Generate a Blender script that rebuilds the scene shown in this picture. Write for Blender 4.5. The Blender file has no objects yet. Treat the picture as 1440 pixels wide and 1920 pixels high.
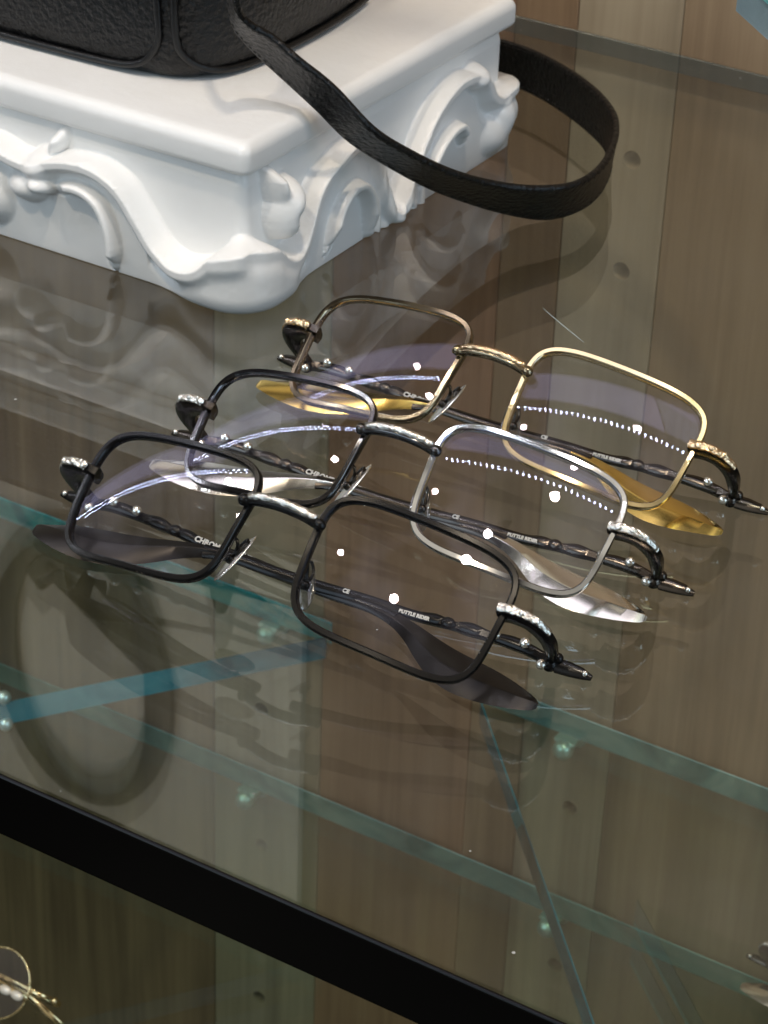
import bpy, bmesh, math, random
import numpy as np
from mathutils import Vector, Matrix
random.seed(4)
S = 0.001                                    # everything below is written in millimetres
scene = bpy.context.scene
C = scene.collection

# ------------------------------------------------------------------ camera
CAM = Vector((308.0, -458.0, 370.3))
RX = Vector((0.848126, 0.528716, 0.033788))
RY = Vector((0.298630, -0.424412, -0.854807))
RZ = Vector((-0.437609, 0.735074, -0.517846))
cd = bpy.data.cameras.new('camera')
cam = bpy.data.objects.new('camera', cd); C.objects.link(cam)
m3 = Matrix((RX, -RY, -RZ)).transposed()
cam.matrix_world = Matrix.Translation(CAM * S) @ m3.to_4x4()
cd.sensor_fit = 'HORIZONTAL'; cd.sensor_width = 36.0; cd.lens = 36.0 * 4650 / 1440
cd.clip_start = 0.02; cd.clip_end = 50
cd.dof.use_dof = True; cd.dof.focus_distance = 0.66; cd.dof.aperture_fstop = 75
scene.camera = cam

# ------------------------------------------------------------------ world, exposure
w = bpy.data.worlds.new('World'); scene.world = w; w.use_nodes = True
wt = w.node_tree; bg = wt.nodes['Background']
tc = wt.nodes.new('ShaderNodeTexCoord'); sp = wt.nodes.new('ShaderNodeSeparateXYZ'); wt.links.new(tc.outputs['Generated'], sp.inputs[0])
nz = wt.nodes.new('ShaderNodeTexNoise'); nz.inputs['Scale'].default_value = 2.6; nz.inputs['Detail'].default_value = 2.0
wt.links.new(tc.outputs['Generated'], nz.inputs['Vector'])
rp = wt.nodes.new('ShaderNodeValToRGB'); wt.links.new(nz.outputs['Fac'], rp.inputs[0])      # bright and dark patches of the shop round about
e = rp.color_ramp.elements; e[0].position = .47; e[0].color = (.022, .021, .02, 1); e[1].position = .60; e[1].color = (.60, .57, .50, 1)
mr = wt.nodes.new('ShaderNodeMapRange'); mr.inputs['From Min'].default_value = -.15; mr.inputs['From Max'].default_value = .55; mr.inputs['To Min'].default_value = .22; mr.inputs['To Max'].default_value = 1.0
wt.links.new(sp.outputs[2], mr.inputs['Value'])
wt.links.new(rp.outputs[0], bg.inputs[0]); wt.links.new(mr.outputs[0], bg.inputs[1])
scene.view_settings.view_transform = 'Standard'
scene.view_settings.look = 'None'
scene.view_settings.exposure = 0.26
scene.view_settings.gamma = 1.0
scene.view_settings.use_curve_mapping = False
scene.cycles.max_bounces = 14
scene.cycles.transparent_max_bounces = 40
scene.cycles.glossy_bounces = 6
scene.cycles.use_denoising = True
scene.cycles.sample_clamp_indirect = 6.0
scene.cycles.blur_glossy = 0.0
scene.cycles.caustics_reflective = False
scene.cycles.caustics_refractive = False

# ------------------------------------------------------------------ lamps
def area(name, loc, target, sx, sy, power, col, spin=0.0):
    l = bpy.data.lights.new(name, 'AREA'); l.shape = 'RECTANGLE'
    l.size = sx * S; l.size_y = sy * S; l.energy = power; l.color = col
    o = bpy.data.objects.new(name, l); C.objects.link(o)
    d = (Vector(target) - Vector(loc))
    q = d.to_track_quat('-Z', 'Y'); o.rotation_mode = 'QUATERNION'
    o.rotation_quaternion = q @ Matrix.Rotation(spin, 3, 'Z').to_quaternion()
    o.location = Vector(loc) * S
    return o
# lit ceiling panel of the display case, just behind the LED strip
area('case_ceiling_light', (-450, 6, 512), (-450, 6.0001, 0), 2300, 84, 1.0, (0.86, 0.83, 1.0), math.radians(7))
# cool fill lamps added to brighten the pedestal's front and right faces
area('cool_front_fill', (-700, -1500, 900), (-160, 150, 20), 1300, 900, 8.0, (0.62, 0.82, 1.0))
area('cool_side_fill', (1500, -150, 500), (-110, 240, 20), 900, 700, 5.6, (0.58, 0.80, 1.0))
# ceiling downlights of the shop
for p, r, k in [((290, -330, 2000), .046, 40), ((-120, -1050, 2000), .046, 40), ((-880, -740, 2000), .032, 9), ((-1170, -380, 2000), .032, 9)]:
    l = bpy.data.lights.new('ceiling_downlight', 'POINT'); l.energy = k; l.color = (1.0, 0.84, 0.64)
    l.shadow_soft_size = r
    o = bpy.data.objects.new('ceiling_downlight', l); C.objects.link(o); o.location = Vector(p) * S

# ------------------------------------------------------------------ materials
def newmat(name):
    m = bpy.data.materials.new(name); m.use_nodes = True
    nt = m.node_tree; nt.nodes.clear()
    out = nt.nodes.new('ShaderNodeOutputMaterial')
    return m, nt, out
def N(nt, t, **kw):
    n = nt.nodes.new(t)
    for k, v in kw.items():
        if k.startswith('i_'): n.inputs[k[2:].replace('_', ' ')].default_value = v
        else: setattr(n, k, v)
    return n
def math_n(nt, op, a, b=None):
    n = nt.nodes.new('ShaderNodeMath'); n.operation = op
    for i, v in enumerate((a, b)):
        if v is None: continue
        if isinstance(v, (int, float)): n.inputs[i].default_value = v
        else: nt.links.new(v, n.inputs[i])
    return n.outputs[0]
def pbr(name, base, rough=0.4, metal=0.0, bump=0.0, bscale=400.0, var=0.0, vscale=60.0, coat=0.0, spec=0.5, roughvar=0.0):
    m, nt, out = newmat(name)
    b = N(nt, 'ShaderNodeBsdfPrincipled'); nt.links.new(b.outputs[0], out.inputs[0])
    b.inputs['Base Color'].default_value = (*base, 1); b.inputs['Roughness'].default_value = rough
    b.inputs['Metallic'].default_value = metal; b.inputs['Coat Weight'].default_value = coat
    b.inputs['Specular IOR Level'].default_value = spec
    tc = N(nt, 'ShaderNodeTexCoord')
    if var:
        nz = N(nt, 'ShaderNodeTexNoise'); nz.inputs['Scale'].default_value = vscale; nz.inputs['Detail'].default_value = 6
        nt.links.new(tc.outputs['Object'], nz.inputs['Vector'])
        mx = N(nt, 'ShaderNodeMix', data_type='RGBA')
        mx.inputs[6].default_value = (*[c * (1 - var) for c in base], 1)
        mx.inputs[7].default_value = (*[min(1, c * (1 + var)) for c in base], 1)
        nt.links.new(nz.outputs['Fac'], mx.inputs[0]); nt.links.new(mx.outputs[2], b.inputs['Base Color'])
        if roughvar:
            mr = N(nt, 'ShaderNodeMapRange'); mr.inputs['To Min'].default_value = max(0.02, rough - roughvar)
            mr.inputs['To Max'].default_value = rough + roughvar
            nt.links.new(nz.outputs['Fac'], mr.inputs['Value']); nt.links.new(mr.outputs[0], b.inputs['Roughness'])
    if bump:
        bn = N(nt, 'ShaderNodeTexNoise'); bn.inputs['Scale'].default_value = bscale; bn.inputs['Detail'].default_value = 4
        nt.links.new(tc.outputs['Object'], bn.inputs['Vector'])
        bp = N(nt, 'ShaderNodeBump'); bp.inputs['Strength'].default_value = bump; bp.inputs['Distance'].default_value = 0.001
        nt.links.new(bn.outputs['Fac'], bp.inputs['Height']); nt.links.new(bp.outputs[0], b.inputs['Normal'])
    return m
def N_sep(nt, col):
    n = nt.nodes.new('ShaderNodeSeparateColor'); nt.links.new(col, n.inputs[0]); return n.outputs[0]
def clear(name, trans, gloss, f0, power=4.5, rough=0.0, smear=0.0):
    """thin clear surface: Schlick mix of a transparent and a mirror lobe, same from both sides"""
    m, nt, out = newmat(name)
    geo = N(nt, 'ShaderNodeNewGeometry')
    dt = N(nt, 'ShaderNodeVectorMath', operation='DOT_PRODUCT')
    nt.links.new(geo.outputs['Incoming'], dt.inputs[0]); nt.links.new(geo.outputs['Normal'], dt.inputs[1])
    c = math_n(nt, 'ABSOLUTE', dt.outputs['Value'])
    f = math_n(nt, 'POWER', math_n(nt, 'SUBTRACT', 1.0, c), power)
    fac = math_n(nt, 'ADD', math_n(nt, 'MULTIPLY', f, 1 - f0), f0)
    t = N(nt, 'ShaderNodeBsdfTransparent'); t.inputs[0].default_value = (*trans, 1)
    g = N(nt, 'ShaderNodeBsdfAnisotropic'); g.inputs['Color'].default_value = (*gloss, 1); g.inputs['Roughness'].default_value = rough
    mx = N(nt, 'ShaderNodeMixShader'); nt.links.new(fac, mx.inputs[0])
    nt.links.new(t.outputs[0], mx.inputs[1]); nt.links.new(g.outputs[0], mx.inputs[2])
    last = mx
    if smear:                                   # faint dust and wiping marks on the top of the glass
        tc = N(nt, 'ShaderNodeTexCoord')
        nz = N(nt, 'ShaderNodeTexNoise'); nz.inputs['Scale'].default_value = 9; nz.inputs['Detail'].default_value = 8; nz.inputs['Roughness'].default_value = .7
        nt.links.new(tc.outputs['Object'], nz.inputs['Vector'])
        mr = N(nt, 'ShaderNodeMapRange'); mr.inputs['From Min'].default_value = .45; mr.inputs['From Max'].default_value = .8; mr.inputs['To Max'].default_value = smear
        nt.links.new(nz.outputs['Fac'], mr.inputs['Value'])
        vo = N(nt, 'ShaderNodeTexVoronoi'); vo.inputs['Scale'].default_value = 75; nt.links.new(tc.outputs['Object'], vo.inputs['Vector'])
        sz = math_n(nt, 'MULTIPLY', math_n(nt, 'POWER', N_sep(nt, vo.outputs['Color']), 6.0), .045)
        speck = math_n(nt, 'MULTIPLY', math_n(nt, 'LESS_THAN', vo.outputs['Distance'], sz), .45)
        tot = math_n(nt, 'MAXIMUM', speck, mr.outputs[0])
        d = N(nt, 'ShaderNodeBsdfDiffuse'); d.inputs[0].default_value = (.7, .72, .7, 1)
        m2 = N(nt, 'ShaderNodeMixShader'); nt.links.new(tot, m2.inputs[0])
        nt.links.new(mx.outputs[0], m2.inputs[1]); nt.links.new(d.outputs[0], m2.inputs[2]); last = m2
    nt.links.new(last.outputs[0], out.inputs[0])
    return m
def emit(name, col, k):
    m, nt, out = newmat(name)
    e = N(nt, 'ShaderNodeEmission'); e.inputs[0].default_value = (*col, 1); e.inputs[1].default_value = k
    nt.links.new(e.outputs[0], out.inputs[0]); return m
def wood(name, c0, c1, c2, seed):
    m, nt, out = newmat(name)
    b = N(nt, 'ShaderNodeBsdfPrincipled'); nt.links.new(b.outputs[0], out.inputs[0])
    b.inputs['Roughness'].default_value = .5; b.inputs['Specular IOR Level'].default_value = .3
    tc = N(nt, 'ShaderNodeTexCoord')
    mp = N(nt, 'ShaderNodeMapping'); mp.inputs['Scale'].default_value = (1, 1, .045); mp.inputs['Location'].default_value = (seed * 1.7, seed * .3, seed)
    nt.links.new(tc.outputs['Object'], mp.inputs['Vector'])
    # broad heart-wood bands, then fine pores
    n1 = N(nt, 'ShaderNodeTexNoise'); n1.inputs['Scale'].default_value = 38; n1.inputs['Detail'].default_value = 5; n1.inputs['Roughness'].default_value = .6; n1.inputs['Distortion'].default_value = .6
    n2 = N(nt, 'ShaderNodeTexNoise'); n2.inputs['Scale'].default_value = 260; n2.inputs['Detail'].default_value = 5
    n3 = N(nt, 'ShaderNodeTexNoise'); n3.inputs['Scale'].default_value = 7; n3.inputs['Detail'].default_value = 3
    nt.links.new(mp.outputs[0], n1.inputs['Vector']); nt.links.new(mp.outputs[0], n2.inputs['Vector'])
    nt.links.new(tc.outputs['Object'], n3.inputs['Vector'])
    v = math_n(nt, 'ADD', math_n(nt, 'MULTIPLY', n1.outputs['Fac'], .62), math_n(nt, 'MULTIPLY', n2.outputs['Fac'], .18))
    v = math_n(nt, 'ADD', v, math_n(nt, 'MULTIPLY', n3.outputs['Fac'], .30))
    r = N(nt, 'ShaderNodeValToRGB'); nt.links.new(v, r.inputs[0])
    e = r.color_ramp.elements; e[0].position = .38; e[0].color = (*c0, 1); e[1].position = .74; e[1].color = (*c2, 1)
    k = e.new(.56); k.color = (*c1, 1)
    nt.links.new(r.outputs[0], b.inputs['Base Color'])
    bp = N(nt, 'ShaderNodeBump'); bp.inputs['Strength'].default_value = .25; bp.inputs['Distance'].default_value = .0006
    nt.links.new(n2.outputs['Fac'], bp.inputs['Height']); nt.links.new(bp.outputs[0], b.inputs['Normal'])
    return m

M = {}
M['shelf'] = clear('clear_shelf_glass', (.94, .955, .935), (1, 1, 1), .066, 4.2, 0.0, .02)
M['pane'] = clear('lower_shelf_glass', (.86, .91, .86), (1, 1, 1), .04, 4.6)
M['lens'] = clear('coated_lens', (.99, .99, .994), (.76, .74, 1.0), .024, 4.9)
M['pad'] = clear('clear_nose_pad', (.75, .76, .75), (1, 1, 1), .12, 3.0, .08)
M['edge_black'] = pbr('polished_black_edge', (.0018, .0017, .0017), .14, 0, var=.5, vscale=14, roughvar=.1, spec=.14)
M['edge_grey'] = pbr('ground_glass_edge', (.055, .075, .08), .25, 0, var=.3, vscale=30)
def cut_edge(name, cols, scale):
    m, nt, out = newmat(name)
    b = N(nt, 'ShaderNodeBsdfPrincipled'); nt.links.new(b.outputs[0], out.inputs[0]); b.inputs['Roughness'].default_value = .12; b.inputs['Coat Weight'].default_value = .5
    tc = N(nt, 'ShaderNodeTexCoord'); nz = N(nt, 'ShaderNodeTexNoise'); nz.inputs['Scale'].default_value = scale; nz.inputs['Detail'].default_value = 3; nz.inputs['Distortion'].default_value = 1.2
    nt.links.new(tc.outputs['Object'], nz.inputs['Vector'])
    r = N(nt, 'ShaderNodeValToRGB'); nt.links.new(nz.outputs['Fac'], r.inputs[0]); e = r.color_ramp.elements
    e[0].position = .36; e[0].color = (*cols[0], 1); e[1].position = .68; e[1].color = (*cols[2], 1); k = e.new(.52); k.color = (*cols[1], 1)
    nt.links.new(r.outputs[0], b.inputs['Base Color']); return m
M['edge_teal'] = cut_edge('teal_glass_edge', ((.01, .46, .62), (.05, .76, .92), (.55, 1, 1)), 24)  # lightest patches paint glints of light into the edge colour
M['edge_blue'] = cut_edge('deep_blue_glass_edge', ((.001, .07, .11), (.002, .24, .32), (.05, .38, .46)), 13)
M['edge_pale'] = cut_edge('pale_green_glass_edge', ((.14, .38, .43), (.30, .62, .68), (.60, .92, .95)), 18)
M['plaster'] = pbr('white_painted_plaster', (.82, .82, .81), .33, 0, bump=.14, bscale=240, var=.06, vscale=34)
M['leather'] = pbr('black_grained_leather', (.0024, .0024, .0027), .34, 0, bump=1.0, bscale=480, var=.3, vscale=40, spec=.36)
M['piping'] = pbr('black_leather_piping', (.005, .005, .0055), .36, 0, bump=.3, bscale=500, spec=.35)
M['black'] = pbr('satin_black_metal', (.005, .0046, .0046), .22, 0, var=.25, vscale=300, spec=.24)
M['black_tip'] = pbr('black_titanium', (.016, .0135, .012), .30, .55, spec=.35)
M['silver'] = pbr('hammered_silver', (.78, .75, .69), .20, 1, bump=.9, bscale=520, var=.25, vscale=500)
M['steel'] = pbr('polished_silver', (.64, .63, .62), .09, 1, var=.15, vscale=200, roughvar=.05)
M['silver_shaded'] = pbr('silver_dark_reflection', (.10, .095, .095), .11, 1, var=.2, vscale=200)  # left rim of the silver pair: dark reflection put into the colour
M['temple_dark'] = pbr('dark_bronze_metal', (.075, .066, .058), .2, 1, var=.3, vscale=200)
M['gold'] = pbr('brushed_gold', (.88, .62, .18), .2, 1, var=.12, vscale=220, roughvar=.06)
M['palegold'] = pbr('pale_gold_metal', (.84, .66, .36), .11, 1, var=.2, vscale=200)
M['gold_shaded'] = pbr('gold_dark_reflection', (.30, .24, .16), .15, 1, var=.2, vscale=200)  # left rim of the gold pair, darkened in colour as a dark reflection
M['rose'] = pbr('rose_gold_hammered', (.80, .58, .36), .22, 1, bump=.8, bscale=500, var=.2, vscale=400)
M['silver_tip'] = pbr('satin_silver_tip', (.78, .74, .66), .2, 1, var=.1, vscale=200)
M['stud'] = pbr('bright_silver_stud', (.92, .89, .82), .25, 1)
M['letter'] = pbr('white_engraved_letters', (.58, .57, .54), .5)
M['pin'] = pbr('polished_shelf_pin', (.72, 1.0, 1.0), .34, .9)  # near-white cyan puts the pins' glints into the base colour
M['white_enamel'] = pbr('cream_enamel', (.85, .78, .68), .2, .2)
M['haze_reflector'] = pbr('pale_haze_reflector', (.66, .63, .54), .7, var=.06, vscale=6)
M['ring'] = pbr('dark_iron', (.05, .05, .04), .4, .3)
W_DARK = wood('brown_walnut_plank', (0.132, 0.085, 0.051), (0.242, 0.162, 0.097), (0.346, 0.242, 0.145), 1)
W_GREY = wood('grey_brown_plank', (0.208, 0.166, 0.111), (0.351, 0.287, 0.197), (0.446, 0.375, 0.262), 2)
W_RED = wood('red_brown_plank', (0.171, 0.098, 0.057), (0.309, 0.182, 0.109), (0.413, 0.261, 0.159), 3)
W_MID = wood('tan_brown_plank', (0.156, 0.109, 0.068), (0.277, 0.199, 0.125), (0.394, 0.296, 0.186), 5)

# ------------------------------------------------------------------ object helpers
def obj(name, bm, mat, parent=None, smooth=True, auto=None):
    me = bpy.data.meshes.new(name)
    bmesh.ops.recalc_face_normals(bm, faces=bm.faces[:])
    for f in bm.faces: f.smooth = smooth
    if auto is not None:
        for e in bm.edges:
            if len(e.link_faces) == 2 and e.calc_face_angle(0) > auto: e.smooth = False
    bm.to_mesh(me); bm.free()
    o = bpy.data.objects.new(name, me); C.objects.link(o)
    if isinstance(mat, (list, tuple)):
        for k in mat: me.materials.append(k)
    else: me.materials.append(mat)
    if parent: o.parent = parent
    return o
def tag(o, label, cat=None, group=None, kind=None):
    if label: o['label'] = label
    if cat: o['category'] = cat
    if group: o['group'] = group
    if kind: o['kind'] = kind
    return o
def empty(name, loc, label, cat, group=None):
    o = bpy.data.objects.new(name, None); C.objects.link(o); o.location = Vector(loc) * S
    o.empty_display_size = .01
    return tag(o, label, cat, group)
def box(bm, x0, x1, y0, y1, z0, z1, bev=0, seg=2):
    r = bmesh.ops.create_cube(bm, size=1)
    vs = r['verts']
    for v in vs:
        v.co = Vector(((x0 + x1) / 2 + v.co.x * (x1 - x0), (y0 + y1) / 2 + v.co.y * (y1 - y0), (z0 + z1) / 2 + v.co.z * (z1 - z0))) * S
    if bev:
        es = list({e for v in vs for e in v.link_edges})
        bmesh.ops.bevel(bm, geom=es, offset=bev * S, segments=seg, profile=.5, affect='EDGES')
    return bm
def prism(bm, poly, z0, z1):
    a = [bm.verts.new(Vector((x, y, z0)) * S) for x, y in poly]; b = [bm.verts.new(Vector((x, y, z1)) * S) for x, y in poly]
    n = len(poly)
    bm.faces.new(a[::-1]); bm.faces.new(b)
    for i in range(n): bm.faces.new((a[i], a[(i + 1) % n], b[(i + 1) % n], b[i]))
    return bm
def sphere(bm, c, r, sc=(1, 1, 1), u=16, v=10):
    q = bmesh.ops.create_uvsphere(bm, u_segments=u, v_segments=v, radius=1)
    for k in q['verts']: k.co = Vector((c[0] + k.co.x * r * sc[0], c[1] + k.co.y * r * sc[1], c[2] + k.co.z * r * sc[2])) * S
def catmull(P, n):
    P = [Vector(p) for p in P]; out = []
    for i in range(len(P) - 1):
        p0 = P[max(i - 1, 0)]; p1 = P[i]; p2 = P[i + 1]; p3 = P[min(i + 2, len(P) - 1)]
        for k in range(n):
            t = k / n
            out.append(.5 * ((2 * p1) + (p2 - p0) * t + (2 * p0 - 5 * p1 + 4 * p2 - p3) * t * t + (3 * p1 - p0 - 3 * p2 + p3) * t ** 3))
    out.append(P[-1]); return out
CIRC = lambda n=10: [(math.cos(2 * math.pi * i / n), math.sin(2 * math.pi * i / n)) for i in range(n)]
RRECT = [(-1, -.6), (-.6, -1), (.6, -1), (1, -.6), (1, .6), (.6, 1), (-.6, 1), (-1, .6)]
def sweep(bm, P, U, sec, size, closed=False, jitter=0.0, mat_i=0):
    """sweep a section along P; U: up vectors; section (a along side, b along up); size: list of (a,b)"""
    n = len(P); rings = []
    for i in range(n):
        if closed: t = P[(i + 1) % n] - P[i - 1]
        else: t = P[min(i + 1, n - 1)] - P[max(i - 1, 0)]
        t = t.normalized(); u = U[i] if isinstance(U, list) else U
        u = (u - t * u.dot(t)).normalized(); s = t.cross(u)
        a, b = size[i] if isinstance(size, list) else size
        j = 1 + (random.uniform(-jitter, jitter) if jitter else 0)
        rings.append([bm.verts.new((P[i] + s * (c[0] * a * j) + u * (c[1] * b * j)) * S) for c in sec])
    k = len(sec)
    for i in range(n if closed else n - 1):
        r0, r1 = rings[i], rings[(i + 1) % n]
        for j in range(k):
            f = bm.faces.new((r0[j], r0[(j + 1) % k], r1[(j + 1) % k], r1[j])); f.material_index = mat_i
    if not closed:
        bm.faces.new(rings[0][::-1]); bm.faces.new(rings[-1])
    return bm

# ================================================================== STRUCTURE
YW = 462.0
# ---- wooden back wall of the display case, plank by plank
wall = empty('wooden_wall', (-200, YW, -700), 'brown upright plank wall with round peg holes behind the glass shelves', 'wall')
def wpart(name, bm, m, **k):
    o = obj(name, bm, m, wall, **k); o.location = -wall.location; return o
planks = [(-900, -345, W_DARK), (-344.4, -274.2, W_GREY), (-273.9, -183, W_RED), (-182.7, -152.4, W_DARK), (-152, -103.2, W_GREY), (-102.9, 320, W_MID)]
holes = {(-344.4): [(-313, -430.3), (-312.2, -525), (-312.6, -640)], (-152): [(-120.7, -56.1), (-120.9, -109.8), (-122, -414.2), (-122.4, -520.4), (-122.4, -625)]}
for x0, x1, m in planks:
    bm = bmesh.new(); box(bm, x0, x1, YW, YW + 18, -1000, 215, .35, 1)
    o = wpart('plank', bm, m, smooth=False)
    if x0 in holes:
        cb = bmesh.new()
        for hx, hz in holes[x0]:
            mt = Matrix.Translation(Vector((hx, YW + 4, hz)) * S) @ Matrix.Rotation(math.pi / 2, 4, 'X')
            bmesh.ops.create_cone(cb, cap_ends=True, segments=32, radius1=4.2 * S, radius2=4.2 * S, depth=60 * S, matrix=mt)
        cme = bpy.data.meshes.new('cut'); cb.to_mesh(cme); cb.free()
        co = bpy.data.objects.new('cut', cme); C.objects.link(co); co.location = o.location
        co.parent = wall
        md = o.modifiers.new('b', 'BOOLEAN'); md.operation = 'DIFFERENCE'; md.object = co; md.solver = 'EXACT'
        bpy.context.view_layer.update()
        ev = o.evaluated_get(bpy.context.evaluated_depsgraph_get())
        nm = bpy.data.meshes.new_from_object(ev); o.modifiers.clear(); o.data = nm
        bpy.data.objects.remove(co)
bm = bmesh.new(); box(bm, -900, 320, YW + 19, YW + 24, -1000, 210); wpart('hole_shade_sheet', bm, pbr('hole_shade', (.02, .017, .015), .8), smooth=False)  # dark sheet added behind the peg holes to paint their shade
bm = bmesh.new(); box(bm, -1500, 700, YW + 2, YW + 18, 215.4, 1100); wpart('upper_plank', bm, W_MID, smooth=False)
bm = bmesh.new(); box(bm, -1500, -285, YW - 4, YW + 1.5, 325, 1000, .5, 1); wpart('haze_panel', bm, M['haze_reflector'], smooth=False)  # unseen panel added so the shelf mirrors a pale haze

# ---- glass shelves
def shelf_edge(name, x0, y0, x1, y1, z0, z1, th, m, parent):
    d = Vector((x1 - x0, y1 - y0, 0)).normalized(); n = Vector((d.y, -d.x, 0)) * th
    a = Vector((x0, y0, 0)); b = Vector((x1, y1, 0))
    bm = bmesh.new(); prism(bm, [(a.x, a.y), (b.x, b.y), (b.x + n.x, b.y + n.y), (a.x + n.x, a.y + n.y)], z0, z1)
    o = obj(name, bm, m, parent, smooth=False); o.location = -parent.location; return o
sh = empty('glass_shelf', (-100, 180, 0), 'large clear glass shelf with a thick black front edge carrying the white pedestal', 'shelf', 'glass shelves of the display case')
bm = bmesh.new(); box(bm, -900, 420, -89.5, 452, -8, 0)
o = obj('glass_pane', bm, M['shelf'], sh, smooth=False); o.location = -sh.location
bm = bmesh.new(); box(bm, -900, 420, -91.4, -89.8, -18.6, -.25, .7, 3)
o = obj('front_edge', bm, M['edge_black'], sh, smooth=False); o.location = -sh.location
bm = bmesh.new(); box(bm, -900, 420, 452.2, 453.6, -8, -.2, .3, 1)
o = obj('back_edge', bm, M['edge_grey'], sh, smooth=False); o.location = -sh.location

P = catmull([Vector(p) for p in ((-30.9, 210.1, .03), (-18.7, 202.5, .03), (-7.9, 196.1, .03))], 5); n = len(P)
bm = bmesh.new(); sweep(bm, P, Vector((0, 0, 1)), [(-1, -1), (1, -1), (1, 1), (-1, 1)], [(.03 + .09 * math.sin(math.pi * i / (n - 1)), .02) for i in range(n)])
o = obj('scratch', bm, pbr('ground_scratch', (.50, .62, .62), .4), sh, smooth=False); o.location = -sh.location
Z2, Z3 = -349.0, -464.5
def lower_shelf(poly, z, edges, label):
    cx = sum(p[0] for p in poly) / len(poly); cy = sum(p[1] for p in poly) / len(poly)
    r = empty('glass_shelf', (cx, cy, z), label, 'shelf', 'glass shelves of the display case')
    bm = bmesh.new(); prism(bm, poly, z - 13, z); o = obj('glass_pane', bm, M['pane'], r, smooth=False); o.location = -r.location
    for (a, b, m) in edges: shelf_edge('glass_edge', a[0], a[1], b[0], b[1], z - 13.05, z + .05, .6, m, r)
    return r
lower_shelf([(-800, 452), (-800, -320), (-258, 440), (-263, 452)], Z2,
            [((-258, 440), (-700, -180), M['edge_blue']), ((-263, 452), (-800, 452), M['edge_teal'])],
            'lower glass shelf at the left with a vivid teal cut edge')
lower_shelf([(-170, 452), (-164, 436), (150, 84), (420, 84), (420, 452)], Z2,
            [((150, 84), (-164, 436), M['edge_blue']), ((420, 452), (-170, 452), M['edge_pale'])],
            'lower glass shelf at the right with a slanting side edge under the glasses')
lower_shelf([(-800, 452), (-800, 60), (420, 60), (420, 452)], Z3,
            [((420, 452), (-800, 452), M['edge_pale'])],
            'lowest clear glass shelf with a pale grey back edge near the bottom')
def pin(x, z, label):
    r = empty('shelf_pin', (x, YW, z), label, 'shelf pin', 'pins holding the lower glass shelves')
    bm = bmesh.new()
    prof = [(5.4, 0), (5.4, 2), (3.4, 3), (3.4, 11), (2.6, 12.5)]
    rings = [[bm.verts.new(Vector((math.cos(a) * q, -y, math.sin(a) * q)) * S) for a in [i * math.pi / 10 for i in range(20)]] for q, y in prof]
    for a, b in zip(rings, rings[1:]):
        for i in range(20): bm.faces.new((a[i], a[(i + 1) % 20], b[(i + 1) % 20], b[i]))
    bm.faces.new(rings[-1]); bm.faces.new(rings[0][::-1])
    obj('peg', bm, M['pin'], r, auto=.6)
    bm = bmesh.new(); box(bm, -6, 6, -15, -3, 3.6, 6.0, .8, 2); obj('support_plate', bm, M['pin'], r, smooth=False)
    bm = bmesh.new(); sphere(bm, (0, -15.5, 1.0), 5.4); obj('glint_ball', bm, M['pin'], r)  # ball added to catch lamp highlights as a glint
pin(-300, Z2 - 19.2, 'shiny shelf pin under the teal edge of the left lower shelf')
pin(-121.4, Z2 - 19.2, 'shiny shelf pin in the peg hole right of the black temple tip')
pin(-313, Z3 - 19.2, 'shiny shelf pin under the lowest shelf at the left')
pin(-121.4, Z3 - 19.2, 'shiny shelf pin under the lowest shelf at the right')

cl = empty('edge_glint', (-357, 302, Z2), 'pair of added glint balls on the blue slanting glass edge at the left', 'glint')  # spheres added in place of two glints on the glass edge
for z in (3.5, -12.5):
    bm = bmesh.new(); sphere(bm, (0, -1, z), 3.6); obj('ball', bm, M['pin'], cl)
# upper corner shelf peeping in at the top right
up = empty('upper_glass_shelf', (150, 90, 150), 'corner of an upper glass shelf with a bright aqua edge at the top right', 'shelf')
upoly = [(63.5, 122), (170, 22.2), (230, 22.2), (230, 122)]
bm = bmesh.new(); prism(bm, upoly, 150.3, 159.5); o = obj('glass_pane', bm, M['pane'], up, smooth=False); o.location = -up.location
shelf_edge('glass_edge', 170, 22.2, 63.5, 122, 150, 158.4, .6, pbr('blue_grey_glass_edge', (.26, .34, .38), .15, 0, coat=.4, var=.3, vscale=40), up)
shelf_edge('polished_arris', 170, 22.2, 63.5, 122, 158.5, 160.6, .9, pbr('aqua_glass_edge', (.30, .72, .70), .15, 0, coat=.5), up)

# LED strip along the front of the case ceiling
ls = empty('led_strip', (-600, -87, 500), 'long strip of white LED lamps under the display case ceiling', 'led strip')
ls.rotation_euler = (0, 0, math.radians(7))
bm = bmesh.new(); box(bm, -1700, 1200, -7, 7, 4, 14, 1); obj('housing', bm, M['steel'], ls, smooth=False)
bm = bmesh.new()
for k in range(180): sphere(bm, (-1690 + 16 * k, 0, 3.2), 2.4, u=8, v=6)
o = obj('lamp', bm, emit('led_glow', (.80, .87, 1.0), 150.0), ls); tag(o, None, kind='stuff')
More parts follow.
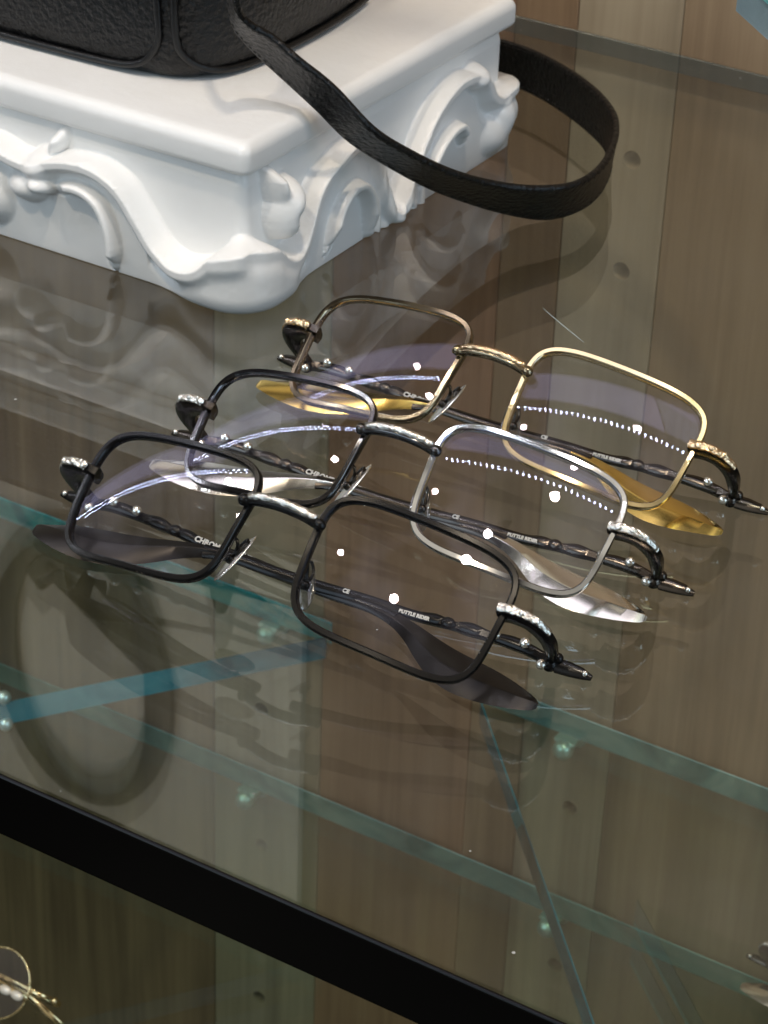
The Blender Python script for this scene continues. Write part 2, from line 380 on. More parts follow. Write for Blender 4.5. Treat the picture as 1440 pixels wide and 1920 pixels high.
# dark ring seen only as a reflection
bm = bmesh.new()
ci = [Vector((-432 + 56 * math.cos(a), YW - 9, 442 + 88 * math.sin(a))) for a in [i * math.pi / 32 for i in range(64)]]
sweep(bm, ci, Vector((0, -1, 0)), RRECT, (9, 3), True)
for a, b in (((-452, 380), (-378, 425)), ((-462, 395), (-440, 372)), ((-398, 372), (-405, 400))):
    sweep(bm, [Vector((a[0], YW - 9, a[1])), Vector((b[0], YW - 9, b[1]))], Vector((0, -1, 0)), RRECT, (8, 2.5))
bmesh.ops.translate(bm, verts=bm.verts[:], vec=-Vector((-432, YW, 442)) * S)
o = obj('ring_ornament', bm, M['ring'], None, auto=.7); o.location = Vector((-432, YW, 442)) * S
tag(o, 'dark oval ring ornament on the added pale panel above, mirrored faintly in the glass shelf', 'ornament')

# ================================================================== PEDESTAL
PX, PY, PB, PL = -111.0, 151.0, 330.0, -380.0         # right, front, back, left of the top slab
ped = empty('pedestal', (-245, 240, 0), 'white carved scrollwork pedestal with a flat slab top under the black bag', 'pedestal')
def rrect(x0, x1, y0, y1, r, n=8):
    o = []
    for cx, cy, a0 in ((x1 - r, y0 + r, -90), (x1 - r, y1 - r, 0), (x0 + r, y1 - r, 90), (x0 + r, y0 + r, 180)):
        for k in range(n + 1):
            a = math.radians(a0 + 90 * k / n); o.append((cx + r * math.cos(a), cy + r * math.sin(a)))
    return o
prof = [(9, 46.5), (2.6, 46.5)] + [(2.4 - 2.4 * math.sin(a), 48.9 - 2.4 * math.cos(a)) for a in [i * math.pi / 12 for i in range(1, 7)]]
prof += [(4.6 - 4.6 * math.cos(a), 53.4 + 4.6 * math.sin(a)) for a in [i * math.pi / 20 for i in range(0, 11)]] + [(7, 58.0), (14, 58.0)]
bm = bmesh.new(); rings = []
for d, z in prof: rings.append([bm.verts.new(Vector((x, y, z)) * S) for x, y in rrect(PL + d, PX - d, PY + d, PB - d, max(.6, 3.6 - d * .35))])
nn_ = len(rings[0])
for a, b in zip(rings, rings[1:]):
    for i in range(nn_): bm.faces.new((a[i], a[(i + 1) % nn_], b[(i + 1) % nn_], b[i]))
bm.faces.new(rings[-1]); bm.faces.new(rings[0][::-1])
o = obj('slab', bm, M['plaster'], ped); o.location = -ped.location

# carved body: one closed strip round the block; u runs along the wall, u=0 at the near corner
BX, BY = PX - 5.0, PY + 5.0
def smoothpts(p, n=8): return [(v.x, v.y) for v in catmull([Vector((a, b, 0)) for a, b in p], n)]
# main crest: (u, z)
crest = smoothpts([(-300, 33), (-268, 38), (-240, 34), (-222, 37), (-205, 33), (-118, 35), (-100, 36.5), (-88, 33.5), (-80, 33), (-71, 36), (-64, 37.8), (-56, 38.3), (-49, 37), (-41, 32.5), (-34, 24), (-28, 16.5), (-21, 12.3), (-14, 12.5), (-8, 15), (-3, 20), (0, 23.5),
                   (4, 20), (9, 15.5), (15, 13), (22, 14), (27, 20), (31, 28), (36, 33), (44, 36.5), (54, 39.5), (63, 37.5), (70, 31), (75, 20), (80, 8), (86, 4), (92, 14), (100, 24), (108, 32), (116, 37), (126, 40), (137, 39), (147, 34), (152, 27), (158, 24), (166, 25), (176, 22), (184, 14), (190, 4), (200, 12), (230, 25), (300, 30)], 6)
lip2 = smoothpts([(-69, 27.5), (-63, 29.3), (-56, 28.8), (-50, 25), (-46.5, 18), (-45, 10), (-45.5, 5)])
lip2b = smoothpts([(39, 8), (42, 17), (47, 23), (54, 25.5), (61, 23), (66, 15), (68, 4)])
lip2c = smoothpts([(102, 12), (110, 20), (118, 24), (126, 24), (131, 18)])
def sdist(curve, U, Z):
    best = np.full(U.shape, 1e9); sg = np.ones(U.shape); tt = np.zeros(U.shape); n = len(curve) - 1
    for k in range(n):
        (ax, ay), (bx, by) = curve[k], curve[k + 1]; dx, dy = bx - ax, by - ay
        t = np.clip(((U - ax) * dx + (Z - ay) * dy) / max(dx * dx + dy * dy, 1e-9), 0, 1)
        L = np.hypot(U - ax - dx * t, Z - ay - dy * t); m = L < best
        best[m] = L[m]; tt[m] = ((k + t) / n)[m]; sg[m] = np.where(dx * (Z - ay) - dy * (U - ax) < 0, 1.0, -1.0)[m]
    return best, sg, tt
def lobe(U, Z, cu, cz, ru, rz, A, rot=0.0, sharp=1.0):
    c, s_ = math.cos(rot), math.sin(rot); a = (U - cu) * c + (Z - cz) * s_; b = -(U - cu) * s_ + (Z - cz) * c
    q = (abs(a) / ru) ** 2 + (abs(b) / rz) ** 2
    return A * np.sqrt(np.maximum(0, 1 - q ** sharp))
def smax(a, b, k=2.6):
    h = np.clip(.5 + .5 * (a - b) / k, 0, 1); return b + (a - b) * h + k * h * (1 - h)
def ledge(s_, wide, fall): return np.exp(-(np.maximum(0, s_ - wide) / fall) ** 2)
def relief(U, Z):
    s_, sg, t = sdist(crest, U, Z)
    base = 7.5 + 0 * U
    foot = np.exp(-(U / 21.0) ** 4)
    front = np.where(U < 0, 1.0, .8)
    top = 13.0 * front + 3.5 * foot
    low = base + foot * 7.5
    ins = low + (top - low) * ledge(s_, 2.4, 2.3)
    # hollow between the two mouldings
    ins = ins - 2.2 * np.exp(-((s_ - 7.5) / 2.2) ** 2) * (1 - foot)
    for cv, A0 in ((lip2, 5.6), (lip2b, 5.0), (lip2c, 5.0)):
        s2, g2, t2 = sdist(cv, U, Z)
        A = A0 * np.clip(6 * t2 + .25, 0, 1) * np.clip(5 * (1 - t2) + .45, 0, 1)
        a = base + A * ledge(s2, 1.6, 2.2) - 2.0 * np.exp(-((s2 - 6.5) / 1.8) ** 2)
        b = base + A * np.clip(1 - s2 / .9, 0, 1)
        v = np.where(g2 > 0, a, b)
        ins = np.where(s2 < 12, np.where(g2 > 0, np.maximum(ins * (s2 > 5) , v), np.maximum(ins, v)), ins)
    out = top * np.clip(1 - s_ / 1.0, 0, 1) + .8 * np.exp(-(s_ / 3.5) ** 2)
    d = np.where(sg > 0, ins, out)
    for a in ((-77, 31, 8.5, 6.5, 14.5, .3), (-72.5, 40, 2.8, 6.5, 9, -.45), (-76, 26, 6.5, 4.5, 15.5, -.2), (-83, 23, 10, 7, 13.5, .1), (-98, 15, 10, 12, 13, 0),
              (11.5, 38, 3.4, 11, 11, .28), (15.5, 32, 6.0, 9.5, 14, -.55), (14, 26, 5.0, 8.5, 13, .2),
              (141, 36, 7, 5, 12, .3), (161, 15, 9, 11, 12.5, 0), (156, 9, 13, 10, 11.5, 0)):
        d = smax(d, lobe(U, Z, *a))
    pl = ((U > 72) & (U < 104) & (Z < 30)) * (1 - Z / 30)
    d = d + 1.6 * np.abs(np.sin(U * .50)) * pl
    f7 = np.clip((7 - Z) / 7, 0, 1)
    d = d - (1 - np.sqrt(np.maximum(0, 1 - f7 ** 2))) * 4.5 * np.maximum(foot, .10)
    d = d * np.clip(1 - (Z - 41.5) / 6, 0, 1) ** .7 * (Z > 41.5) + d * (Z <= 41.5)
    return d
us = []; u = PL + 6 - BX
while u < -3.0: us.append(u); u += .42 if u > -112 else 3.0
side_len = PB - 6 - BY
pts = [(BX + q, BY, 0, -1, q) for q in us]
r0 = 2.5
for k in range(13):
    a = -math.pi / 2 + k / 12 * math.pi / 2
    pts.append((BX - r0 + r0 * math.cos(a), BY + r0 + r0 * math.sin(a), math.cos(a), math.sin(a), -2.5 + 5.0 * k / 12))
q = r0 + .5
while q < side_len - 3: pts.append((BX, BY + q, 1, 0, q)); q += .42
for k in range(9):
    a = k / 8 * math.pi / 2
    pts.append((BX - 3 + 3 * math.cos(a), BY + side_len - 3 + 3 * math.sin(a), math.cos(a), math.sin(a), side_len - 3 + k * .5))
nfront = len(pts)
pts.append((PL + 6, BY + side_len, 0, 1, side_len + 20))
nz = 120
PA = np.array(pts); ZZ = .3 + 46.6 * np.arange(nz + 1) / nz
UU, Zg = np.meshgrid(PA[:, 4], ZZ, indexing='ij')
DD = relief(UU, Zg); DD[nfront:] = 0
bm = bmesh.new(); grid = []
for i, (x, y, nx, ny, uu) in enumerate(pts):
    grid.append([bm.verts.new(Vector((x + nx * DD[i, k], y + ny * DD[i, k], ZZ[k])) * S) for k in range(nz + 1)])
for i in range(len(grid)):
    a, b = grid[i], grid[(i + 1) % len(grid)]
    for k in range(nz): bm.faces.new((a[k], b[k], b[k + 1], a[k + 1]))
for _ in range(1): bmesh.ops.smooth_vert(bm, verts=[v for col in grid[1:nfront - 1] for v in col[1:-1]], factor=.3, use_axis_x=True, use_axis_y=True, use_axis_z=True)
o = obj('carved_body', bm, M['plaster'], ped); o.location = -ped.location

# ================================================================== BAG
bag = empty('leather_bag', (-245, 250, 58.2), 'black grained leather bag on the white pedestal with its strap looping down', 'bag')
def bpart(name, bm, m, parent=None, **k):
    o = obj(name, bm, m, parent or bag, **k)
    if not parent: o.location = -bag.location
    return o
# outline of the base, front left -> front right -> round gusset -> back
def bag_outline(z):
    g = min(1, z / 40); puff = 3.5 * math.sin(min(1, z / 90) * math.pi * .9)
    inset = 5 * (1 - math.sqrt(max(0, 1 - (1 - min(1, z / 7)) ** 2)))
    o = []
    fr = [(-330, 179), (-300, 178.5), (-260, 178), (-220, 178.2), (-190, 179), (-172, 180.5), (-162, 183), (-154, 190), (-149.5, 202), (-147.3, 220), (-147, 245), (-149, 268), (-152, 286), (-158, 298), (-172, 305), (-220, 308), (-330, 308)]
    cx, cy = -250, 245
    for x, y in fr:
        d = Vector((x - cx, y - cy)); L = d.length; k = (L + puff - inset) / L
        o.append((cx + d.x * k, cy + d.y * k))
    return o
def bag_shell(x_lo, x_hi, name, ylim):
    bm = bmesh.new(); rings = []
    zs = [0, .6, 1.6, 3, 5, 7.5, 11, 16, 24, 34, 42, 50, 58, 65, 70, 73]
    for z in zs:
        P = catmull([Vector((x, y, 0)) for x, y in bag_outline(z)], 6)
        k = 1 if z < 60 else (1 - .2 * ((z - 60) / 13) ** 2)
        rings.append([bm.verts.new(Vector((-250 + (p.x + 250) * k, 245 + (p.y - 245) * k, 58.4 + z)) * S) for p in P])
    n = len(rings[0])
    for a, b in zip(rings, rings[1:]):
        for i in range(n): bm.faces.new((a[i], a[(i + 1) % n], b[(i + 1) % n], b[i]))
    bm.faces.new(rings[0][::-1]); bm.faces.new(rings[-1])
    return bm
bpart('body', bag_shell(0, 0, 'body', None), M['leather'])
def tube(P, r, up=Vector((0, 0, 1)), n=10): 
    bm = bmesh.new(); sweep(bm, P, up, CIRC(n), (r, r)); return bm
# corner piping: runs down the front seam, turns and follows the bottom edge
def bag_front(x, z):
    P = catmull([Vector((a, b, 0)) for a, b in bag_outline(z)], 10)
    return min(P, key=lambda p: abs(p.x - x) + (40 if p.y > 215 else 0))
V = Vector
seamA = [V((-166.5, bag_front(-166.5, z).y - .6, 58.4 + z)) for z in (60, 50, 40, 32, 26, 16)] + [V((-169, 179.6, 68)), V((-173.5, 179.3, 63.5)), V((-181, 178.9, 61.2)), V((-195, 178.3, 60.6)), V((-225, 177.4, 60.6)), V((-262, 177.2, 60.6)), V((-325, 178, 60.6))]
bpart('piping', tube(catmull(seamA, 6), 1.25), M['piping'])
seamB = [V((-160.5, bag_front(-160.5, z).y - 1.0, 58.4 + z)) for z in (60, 50, 40, 32, 26, 16)] + [V((-159.5, 182.7, 69)), V((-156.5, 186.5, 64.5)), V((-152.2, 193.5, 61.4)), V((-148.8, 205, 60.4)), V((-146.8, 222, 60.4)), V((-146.6, 246, 60.4)), V((-148.4, 268, 60.4)), V((-151.6, 287, 60.4))]
bpart('piping', tube(catmull(seamB, 6), 1.35), M['piping'])
STOP = [(-166, 204, 130), (-142, 176, 137), (-125.5, 158, 130), (-119.8, 156, 115), (-121.7, 161.0, 100.0), (-121.5, 168.0, 92.0), (-117.0, 174.0, 87.0), (-108.7, 177.5, 80.0), (-99.8, 185.0, 70.5), (-88.1, 190.7, 57.0), (-82.2, 205.5, 45.0), (-75.9, 224.1, 33.0),
        (-69.3, 242.7, 24.0), (-61.2, 255.4, 20.0), (-54.0, 267.5, 18.5), (-51.9, 280.0, 18.2), (-54.0, 296.3, 18.0), (-59.5, 313.8, 18.0), (-65.3, 326.8, 18.0), (-73.1, 339.5, 18.0), (-85.7, 352.7, 18.0), (-99.4, 363.1, 18.0), (-113.8, 371.3, 18.0), (-126.8, 377.0, 18.0), (-137.5, 379.6, 18.0), (-147, 380.5, 18.0), (-175, 380, 18.5), (-205, 372, 24), (-222, 358, 50), (-222, 345, 90), (-212, 312, 122)]
SLOW = [(-172, 214, 119), (-152, 188, 126), (-134, 168, 118), (-128.8, 166, 103.5), (-129.9, 171.3, 89.0), (-129.8, 178.5, 80.5), (-126.0, 182.5, 74.5), (-116.5, 184.5, 67.5), (-106.5, 185.0, 60.8), (-101.7, 198.0, 47.0), (-96.7, 214.4, 34.0), (-89.8, 232.2, 21.0),
        (-81.6, 250.7, 10.0), (-72.5, 265.0, 3.0), (-63.9, 273.9, 0.7), (-58.9, 286.8, 0.5), (-59.3, 302.2, 0.5), (-64.3, 320.1, 0.5), (-70.0, 333.0, 0.5), (-77.0, 343.5, 0.5), (-87.0, 352.4, 0.5), (-98.8, 360.9, 0.5), (-112.0, 369.0, 0.5), (-125.8, 375.8, 0.5), (-136.5, 378.6, 0.5), (-147, 380.0, 0.5), (-175, 381, 1), (-207, 376, 8), (-232, 364, 38), (-234, 350, 84), (-222, 318, 116)]
T1 = catmull(STOP, 7); T2 = catmull(SLOW, 7)
bm = bmesh.new(); rows = []
prof = [(0.0, -.9), (.03, -1.25), (.12, -1.0), (.5, -1.05), (.88, -1.0), (.97, -1.25), (1.0, -.9), (1.015, 0), (1.0, .9), (.97, 1.2), (.88, 1.0), (.5, 1.05), (.12, 1.0), (.03, 1.2), (0, .9), (-.015, 0)]
for i in range(len(T1)):
    t = (T1[min(i + 1, len(T1) - 1)] + T2[min(i + 1, len(T2) - 1)] - T1[max(i - 1, 0)] - T2[max(i - 1, 0)]).normalized()
    wv = T2[i] - T1[i]; n = t.cross(wv).normalized()
    rows.append([bm.verts.new((T1[i] + wv * a + n * b) * S) for a, b in prof])
for a, b in zip(rows, rows[1:]):
    k = len(prof)
    for j in range(k): bm.faces.new((a[j], a[(j + 1) % k], b[(j + 1) % k], b[j]))
bm.faces.new(rows[0][::-1]); bm.faces.new(rows[-1])
st = bpart('strap', bm, M['leather'], auto=1.0)
bm = bmesh.new()
for f, sgn in ((.085, 1), (.915, 1), (.085, -1), (.915, -1)):
    P = []
    for i in range(len(T1)):
        t = (T1[min(i + 1, len(T1) - 1)] - T1[max(i - 1, 0)]).normalized(); wv = T2[i] - T1[i]; n = t.cross(wv).normalized()
        P.append(T1[i] + wv * f + n * (1.02 * sgn))
    for i in range(0, len(P) - 1, 2): sweep(bm, [P[i], P[i].lerp(P[i + 1], .5), P[i + 1]], V((.3, .2, 1)), CIRC(6), (.26, .26))
stc = obj('strap_stitching', bm, M['piping'], st)

# ================================================================== EYEGLASSES
HH, HG, NE, TAP, WRAP, TLT = 18.966, 11.725, 4.613, 0.047, 0.169, -0.023
RB = 120.0
def lens_pt(side, x, z, off=0.0):
    """point of the lens sphere, local to the front: x outwards from the lens centre, z up; off along the depth"""
    y = (x * x + z * z) / (2 * RB) + off
    x += 27
    return V((side * (x * math.cos(WRAP) - y * math.sin(WRAP) + HG), x * math.sin(WRAP) + y * math.cos(WRAP), z))
def contour(k=1.0, n=120):
    o = []
    for i in range(n):
        a = 2 * math.pi * i / n; c, s = math.cos(a), math.sin(a)
        x = 27 * k * math.copysign(abs(c) ** (2 / NE), c); z = HH * k * math.copysign(abs(s) ** (2 / NE), s)
        x = x * (1 + TAP * z / HH); z = z + TLT * x
        o.append((x, z))
    # even spacing
    L = [0]
    for i in range(n): a, b = o[i], o[(i + 1) % n]; L.append(L[-1] + math.hypot(a[0] - b[0], a[1] - b[1]))
    r = []; j = 0
    for q in range(n):
        t = L[-1] * q / n
        while L[j + 1] < t: j += 1
        f = (t - L[j]) / max(L[j + 1] - L[j], 1e-9); a, b = o[j % n], o[(j + 1) % n]
        r.append((a[0] + (b[0] - a[0]) * f, a[1] + (b[1] - a[1]) * f))
    return r
CON = contour()
def text_mesh(body, size, P, xdir, updir, thick):
    cu = bpy.data.curves.new('t', 'FONT'); cu.body = body; cu.size = size * S; cu.extrude = thick * S; cu.space_character = 1.05; cu.offset = .00009
    cu.align_x = 'LEFT'; cu.align_y = 'CENTER'
    o = bpy.data.objects.new('t', cu); C.objects.link(o); bpy.context.view_layer.update()
    me = bpy.data.meshes.new_from_object(o.evaluated_get(bpy.context.evaluated_depsgraph_get()))
    bpy.data.objects.remove(o); bm = bmesh.new(); bm.from_mesh(me); bpy.data.meshes.remove(me)
    x = xdir.normalized(); n = x.cross(updir).normalized(); u = n.cross(x)
    for v in bm.verts: v.co = P * S + x * v.co.x + u * v.co.y + n * v.co.z
    return bm

def eyeglasses(loc, rot, label, mm, zbase=0.0, group='folded rectangular eyeglasses'):
    root = empty('eyeglasses', (loc[0], loc[1], zbase), label, 'eyeglasses', group)
    R = (Matrix.Rotation(math.radians(rot[2]), 3, 'Z') @ Matrix.Rotation(math.radians(rot[0]), 3, 'X') @ Matrix.Rotation(math.radians(rot[1]), 3, 'Y'))
    off = V((0, 0, loc[2])) * S
    def part(name, bm, m, parent=root, auto=None, smooth=True):
        for v in bm.verts: v.co = R @ v.co + off
        return obj(name, bm, m, parent, smooth, auto)
    for sd in (-1, 1):
        # rim
        P = [lens_pt(sd, x, z, .2) for x, z in CON]
        ctr = lens_pt(sd, 0, 0)
        U = [(p - ctr - V((0, 0, 0))) for p in P]
        bm = bmesh.new(); sweep(bm, P, U, RRECT, (1.35, .98), True)
        part('rim', bm, mm['rimL'] if sd < 0 else mm['rimR'], auto=.9)
        # lens: two curved faces and an edge
        bm = bmesh.new(); sheets = []
        for o_ in (0.0, 1.3):
            c = bm.verts.new(lens_pt(sd, 0, 0, o_) * S); rings = []
            for k in range(1, 15):
                f = k / 14 * .965
                rings.append([bm.verts.new(lens_pt(sd, x * f, z * f, o_) * S) for x, z in CON])
            n = len(CON)
            for i in range(n): bm.faces.new((c, rings[0][i], rings[0][(i + 1) % n]))
            for a, b in zip(rings, rings[1:]):
                for i in range(n): bm.faces.new((a[i], b[i], b[(i + 1) % n], a[(i + 1) % n]))
            sheets.append(rings[-1])
        for i in range(n): bm.faces.new((sheets[0][i], sheets[0][(i + 1) % n], sheets[1][(i + 1) % n], sheets[1][i]))
        part('lens', bm, M['lens'], auto=.5)
        # endpiece: arm that leaves the rim, turns back and ends at the hinge
        m3_ = lambda p: V((sd * p[0], p[1], p[2]))
        arm = [m3_(p) for p in ((63.6, 11.6, 4.6), (66.5, 11.2, 4.9), (70, 11.4, 4.9), (73.2, 12.6, 4.6), (75.4, 15.6, 4.0), (76.4, 20, 3.4), (76.0, 25, 2.8), (75.0, 30, 2.5), (73.6, 33.6, 2.2))]
        P = catmull(arm, 5); n = len(P)
        sz = [(1.75 - .35 * (i / (n - 1)), max(1.2, (3.7 if sd < 0 else 3.0) - 2.2 * max(0, (i / (n - 1) - .42)) / .58)) for i in range(n)]
        bm = bmesh.new(); U = [(V((sd * 62, 28, 3.4)) - p) for p in P]; sweep(bm, [p + u.normalized() * max(0, s_[1] - 1.0) for p, u, s_ in zip(P, U, sz)], U, RRECT, sz)
        sphere(bm, m3_((73.4, 34, 1.4)), 2.3); sphere(bm, m3_((75.2, 33.2, 3.2)), 1.5)
        ep = part('endpiece', bm, mm['dark'], auto=.9)
        cap = [m3_(p) for p in ((66.0 if sd < 0 else 63.2, 10.3, 4.8), (68, 9.8, 5.0), (70.5, 10.1, 5.0), (73.2, 11.3, 4.8), (75.4, 13.8, 4.5), (76.6, 16.0, 4.1))]
        P = catmull(cap, 7); n = len(P); U = [(V((sd * 62, 28, 3.4)) - p) for p in P]
        bm = bmesh.new(); sweep(bm, P, U, RRECT, [((1.2 - .3 * i / n) * (1 + .08 * math.sin(i * 1.3)), .7) for i in range(n)], jitter=.04)
        for c_, r_ in (((66.4, 9.3, 4.9), 1.3), ((73.8, 11.2, 4.8), 1.1), ((70.2, 9.4, 5.1), 1.0), ((67.7, 9.3, 5.6), .7), ((72.0, 10.0, 4.4), .7)): sphere(bm, m3_(c_), r_, (1, .6, 1))
        part('engraved_cap', bm, mm['trim'], ep, auto=.9)
        # nose pad with its wire arm
        pc = V((sd * 10.8, 9.4, -6.2)); ax = V((sd * .30, -.06, -.95)).normalized(); nn = V((-sd * .72, .70, -.1)); nn = (nn - ax * nn.dot(ax)).normalized(); bb = ax.cross(nn)
        bm = bmesh.new()
        q = bmesh.ops.create_uvsphere(bm, u_segments=28, v_segments=14, radius=1)
        for v in q['verts']: 
            c = v.co.copy(); v.co = (pc + ax * c.x * 8.2 + bb * c.y * 3.3 * (1 + .25 * c.x) + nn * c.z * .75) * S
        pad = part('nose_pad', bm, M['stud'] if sd < 0 else M['pad'])
        bm = bmesh.new()
        P = catmull([V((sd * 11.9, 3.0, -3.5)), V((sd * 11.0, 5.4, -2.2)), V((sd * 10.9, 7.8, -3.4)), pc + nn * -.9], 6); sweep(bm, P, V((0, 0, 1)), CIRC(8), (.5, .5))
        lp = [pc - nn * 1.0 + ax * (-3.0 + 2.9 * math.cos(a)) + bb * 1.5 * math.sin(a) for a in [i * math.pi / 10 for i in range(20)]]
        sweep(bm, lp, nn, CIRC(8), (.42, .42), True)
        sphere(bm, pc - nn * 1.1 + ax * 1.2, 1.25); box(bm, 0, 0, 0, 0, 0, 0) if False else None
        part('pad_arm', bm, mm['dark'], pad, auto=1.2)
    # bridge: dark bar with a hammered bar on top and a ball at each end
    br = [V((-11.6, 2.2, 7.6)), V((-7, .4, 8.3)), V((0, -.4, 8.6)), V((7, .4, 8.3)), V((11.6, 2.2, 7.6))]
    P = catmull(br, 6); bm = bmesh.new(); sweep(bm, P, V((0, -1, .3)), RRECT, (1.25, 1.25))
    sphere(bm, V((-11.7, 1.0, 7.6)), 1.75); sphere(bm, V((11.7, 1.0, 7.6)), 1.75)
    bg_ = part('bridge', bm, mm['rimL'], auto=.9)
    P = [p + V((0, -1.15, .9)) for p in catmull(br, 8)][3:-3]
    bm = bmesh.new(); sweep(bm, P, V((0, -1, .5)), CIRC(10), [(1.15 * (1 + .16 * math.sin(i * 1.9)), 1.0 * (1 + .12 * math.cos(i * 2.3))) for i in range(len(P))], jitter=.06)
    part('hammered_bar', bm, mm['trim'], bg_)
    # temples, folded one over the other
    for sd in (-1, 1):
        dy = 0.9 if sd < 0 else -0.9
        f = lambda x, y, z: V((sd * x, y + dy * max(0, min(1, (75 - abs(x)) / 20)) * (1 if x > -30 else max(0, (x + 72) / 42)), z))
        # x runs from the hinge (+) to the tip on the other side (-)
        ctr = [(73.5, 34.0, 1.6, 1.5, 1.3), (68, 33.6, 2.6, 1.55, 1.3), (62, 33.2, 2.9, 1.7, 1.3), (56, 32.9, 2.4, 1.3, 1.2), (50, 32.5, 2.3, 1.75, 1.4), (45, 32.2, 1.6, 1.15, 1.1), (40, 31.9, 1.5, 1.6, 1.3), (34, 31.6, .7, 1.35, 1.05), (20, 30.9, .2, 1.5, 1.0), (5, 30.1, -.8, 1.6, .95), (-10, 29.3, -1.3, 1.6, .9), (-22, 28.5, -1.5, 1.5, .85)]
        pad_ = [(-30, 27.9, -2.6, 2.0, .85), (-37, 26.6, -5.0, 2.9, .9), (-44, 24.8, -8.2, 4.3, 1.0), (-51, 22.9, -11.0, 5.6, 1.15), (-58, 21.7, -12.6, 6.3, 1.2), (-65, 21.3, -13.2, 6.1, 1.15), (-71, 21.4, -13.4, 5.2, 1.05), (-75.5, 21.9, -13.4, 4.0, .95), (-78.0, 22.4, -13.3, 2.7, .8), (-79.2, 22.7, -13.2, 1.2, .5)]
        arr = ctr + pad_
        P = catmull([f(*a[:3]) for a in arr], 5)
        W_ = catmull([V((a[3], a[4], 0)) for a in arr], 5)
        U = []
        for i in range(len(P)):
            k = max(0, min(1, (i - 55) / 40)); U.append(V((0, -1, .0)).lerp(V((0, -.80, .60)), k))
        HEX = [(-1, -.15), (-.72, -.6), (.72, -.6), (1, -.15), (.74, .35), (.16, 1.35), (.04, 1.35), (-.74, .35)]
        ncut = (len(ctr)) * 5
        bm = bmesh.new(); sweep(bm, P[:ncut + 1], U[:ncut + 1], RRECT, [(w_.x, w_.y) for w_ in W_[:ncut + 1]])
        bx = f(44, 32, 1.6); sphere(bm, bx + V((0, -1.0, 0)), 1.7, (1.3, .6, 1))
        tp = part('temple', bm, mm['dark'], auto=.7)
        bm = bmesh.new(); sweep(bm, P[ncut - 4:], U[ncut - 4:], HEX, [(max(.3, w_.x), w_.y) for w_ in W_[ncut - 4:]])
        part('temple_tip', bm, mm['tip'], tp, auto=.35)
        # spike beyond the hinge
        bm = bmesh.new(); sweep(bm, [m3_ for m3_ in (V((sd * 75, 34.4, 1.5)), V((sd * 78.5, 34.9, 1.8)), V((sd * 82, 35.3, 1.9)), V((sd * 85, 35.6, 1.7)))], V((0, -1, 0)), RRECT, [(1.9, 1.1), (1.9, 1.1), (1.5, 1.0), (.7, .6)])
        part('hinge_spike', bm, mm['dark'], tp, auto=.7)
        bm = bmesh.new(); sphere(bm, V((sd * 83.3, 34.2, 1.9)), .85); part('stud', bm, M['stud'], tp)
        for (x, y, z, r) in ((72.2, 31.4, -.3, 1.45), (65.8, 31.3, 3.6, 1.55), (57.4, 31.0, 3.1, 1.45)):
            bm = bmesh.new(); bmesh.ops.create_icosphere(bm, subdivisions=2, radius=r * S, matrix=Matrix.Translation(V((sd * x, y, z)) * S)); part('stud', bm, M['stud'], tp, smooth=False)
        if sd < 0:
            for txt, x0, sz_ in (('CHROME', -36.5, 2.2), ('HEARTS', -20.5, 2.1)):
                bm = text_mesh(txt, sz_, f(-x0, 31.4 - 1.0 - (abs(x0) < 25) * -.2, .9 if x0 < -25 else .6) + V((0, -.35, .2)), V((1, 0, -.045)), V((0, 0, 1)), .12); part('lettering', bm, M['letter'], tp, smooth=False)
        else:
            for txt, x0, sz_ in (('CE', 12.8, 1.6), ('BUTTLE RIDER', 30.0, 1.35)):
                bm = text_mesh(txt, sz_, f(x0, 30.6 if x0 < 20 else 31.4, .2) + V((0, -1.35, 0)), V((1, 0, .05)), V((0, 0, 1)), .1); part('lettering', bm, M['letter'], tp, smooth=False)
    return root
MB_ = dict(rimL=M['black'], rimR=M['black'], dark=M['black'], trim=M['silver'], tip=M['black_tip'], pad=M['steel'])
MS_ = dict(rimL=M['silver_shaded'], rimR=M['steel'], dark=M['temple_dark'], trim=M['silver'], tip=M['silver_tip'], pad=M['steel'])
MG_ = dict(rimL=M['gold_shaded'], rimR=M['palegold'], dark=M['temple_dark'], trim=M['rose'], tip=M['gold'], pad=M['palegold'])
eyeglasses((0.11, 0.41, 27.83), (-51.66, -.03, 1.8), 'black rimmed rectangular eyeglasses with silver bridge, nearest of the three on the glass shelf', MB_)
eyeglasses((5.07, 51.07, 27.9), (-52.7, -.01, 3.38), 'polished silver rectangular eyeglasses between the black pair and the gold pair', MS_)
eyeglasses((2.67, 107.12, 27.97), (-53.41, .03, .98), 'gold rimmed rectangular eyeglasses with gold temple tips, nearest the white pedestal', MG_)
eyeglasses((113, 317, 27.9), (-52.7, 0, 2), 'silver rectangular eyeglasses on the lower shelf, cut off at the right edge', MS_, Z2)
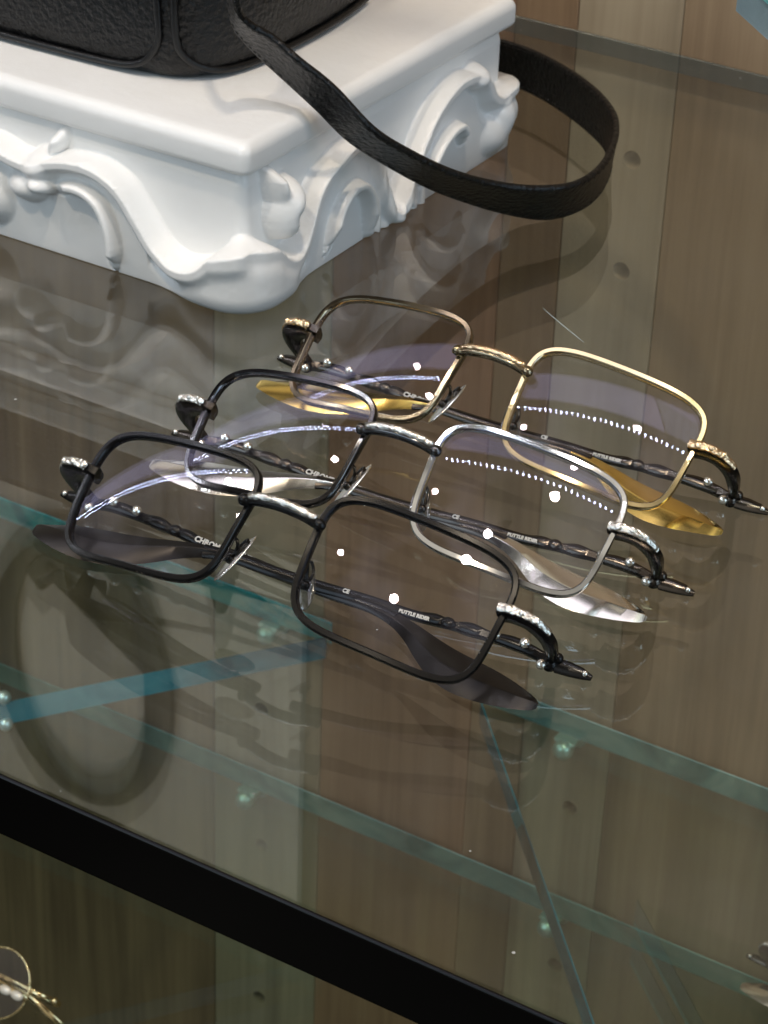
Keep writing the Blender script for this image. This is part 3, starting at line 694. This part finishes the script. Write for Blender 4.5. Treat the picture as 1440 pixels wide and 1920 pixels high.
# round pair at the lower left, only one corner of it in view
rg = empty('round_eyeglasses', (-328, 226, Z3), 'round thin gold eyeglasses with cream brow bar, cut off at the lower left corner', 'eyeglasses')
Rr = Matrix.Rotation(math.radians(-38), 3, 'X') @ Matrix.Identity(3)
def rpart(name, bm, m, parent=rg, **k):
    for v in bm.verts: v.co = Rr @ v.co + V((0, 0, 16)) * S
    return obj(name, bm, m, parent, **k)
for sd in (-1, 1):
    cx = sd * 24
    ci = [V((cx + 17 * math.cos(a), 0, 17 * math.sin(a))) for a in [i * math.pi / 36 for i in range(72)]]
    bm = bmesh.new(); sweep(bm, ci, V((0, -1, 0)), CIRC(8), (.65, .8), True)
    for a in (.35, .8, 1.25, 1.7, 2.3): sphere(bm, V((cx + 17 * math.cos(a), -.6, 17 * math.sin(a))), 1.0, u=8, v=6)
    rpart('rim', bm, M['palegold'])
    bm = bmesh.new(); c1 = [bm.verts.new(V((p.x * 1 - (p.x - cx) * .03, .3, p.z * .97)) * S) for p in ci]; c2 = [bm.verts.new(v.co + V((0, 1.2, 0)) * S) for v in c1]
    bm.faces.new(c1); bm.faces.new(c2[::-1])
    for i in range(72): bm.faces.new((c1[i], c1[(i + 1) % 72], c2[(i + 1) % 72], c2[i]))
    rpart('lens', bm, M['lens'], smooth=False)
    bm = bmesh.new(); sweep(bm, catmull([V((sd * 43, 0, 3)), V((sd * 47, 1, 3)), V((sd * 50, 6, 2)), V((sd * 50.5, 14, 0))], 5), V((0, 0, 1)), RRECT, (1.3, 1.6)); sphere(bm, V((sd * 51, 8, 2)), 1.9); rpart('endpiece', bm, M['palegold'])
    bm = bmesh.new(); sweep(bm, [V((sd * 50, 14, 0)), V((sd * 20, 15, 0)), V((-sd * 30, 16, -2)), V((-sd * 55, 17, -9))], V((0, -1, 0)), RRECT, (1.6, .9)); rpart('temple', bm, M['palegold'])
bm = bmesh.new(); sweep(bm, catmull([V((-6, 0, 3)), V((0, -2, 6)), V((6, 0, 3))], 6), V((0, 0, 1)), CIRC(8), (1, 1)); rpart('bridge', bm, M['palegold'])
bm = bmesh.new(); sweep(bm, [V((-42, -1.5, -1)), V((0, -2, 1)), V((42, -1.5, -1))], V((0, -1, 0)), RRECT, (1.8, 1.0)); rpart('brow_bar', bm, M['palegold'])
for x in (14, 22, 30, 37):
    bm = bmesh.new(); sphere(bm, V((x, -3.0, -1.2)), 2.3, (1.6, .7, 1)); rpart('cream_bead', bm, M['white_enamel'])
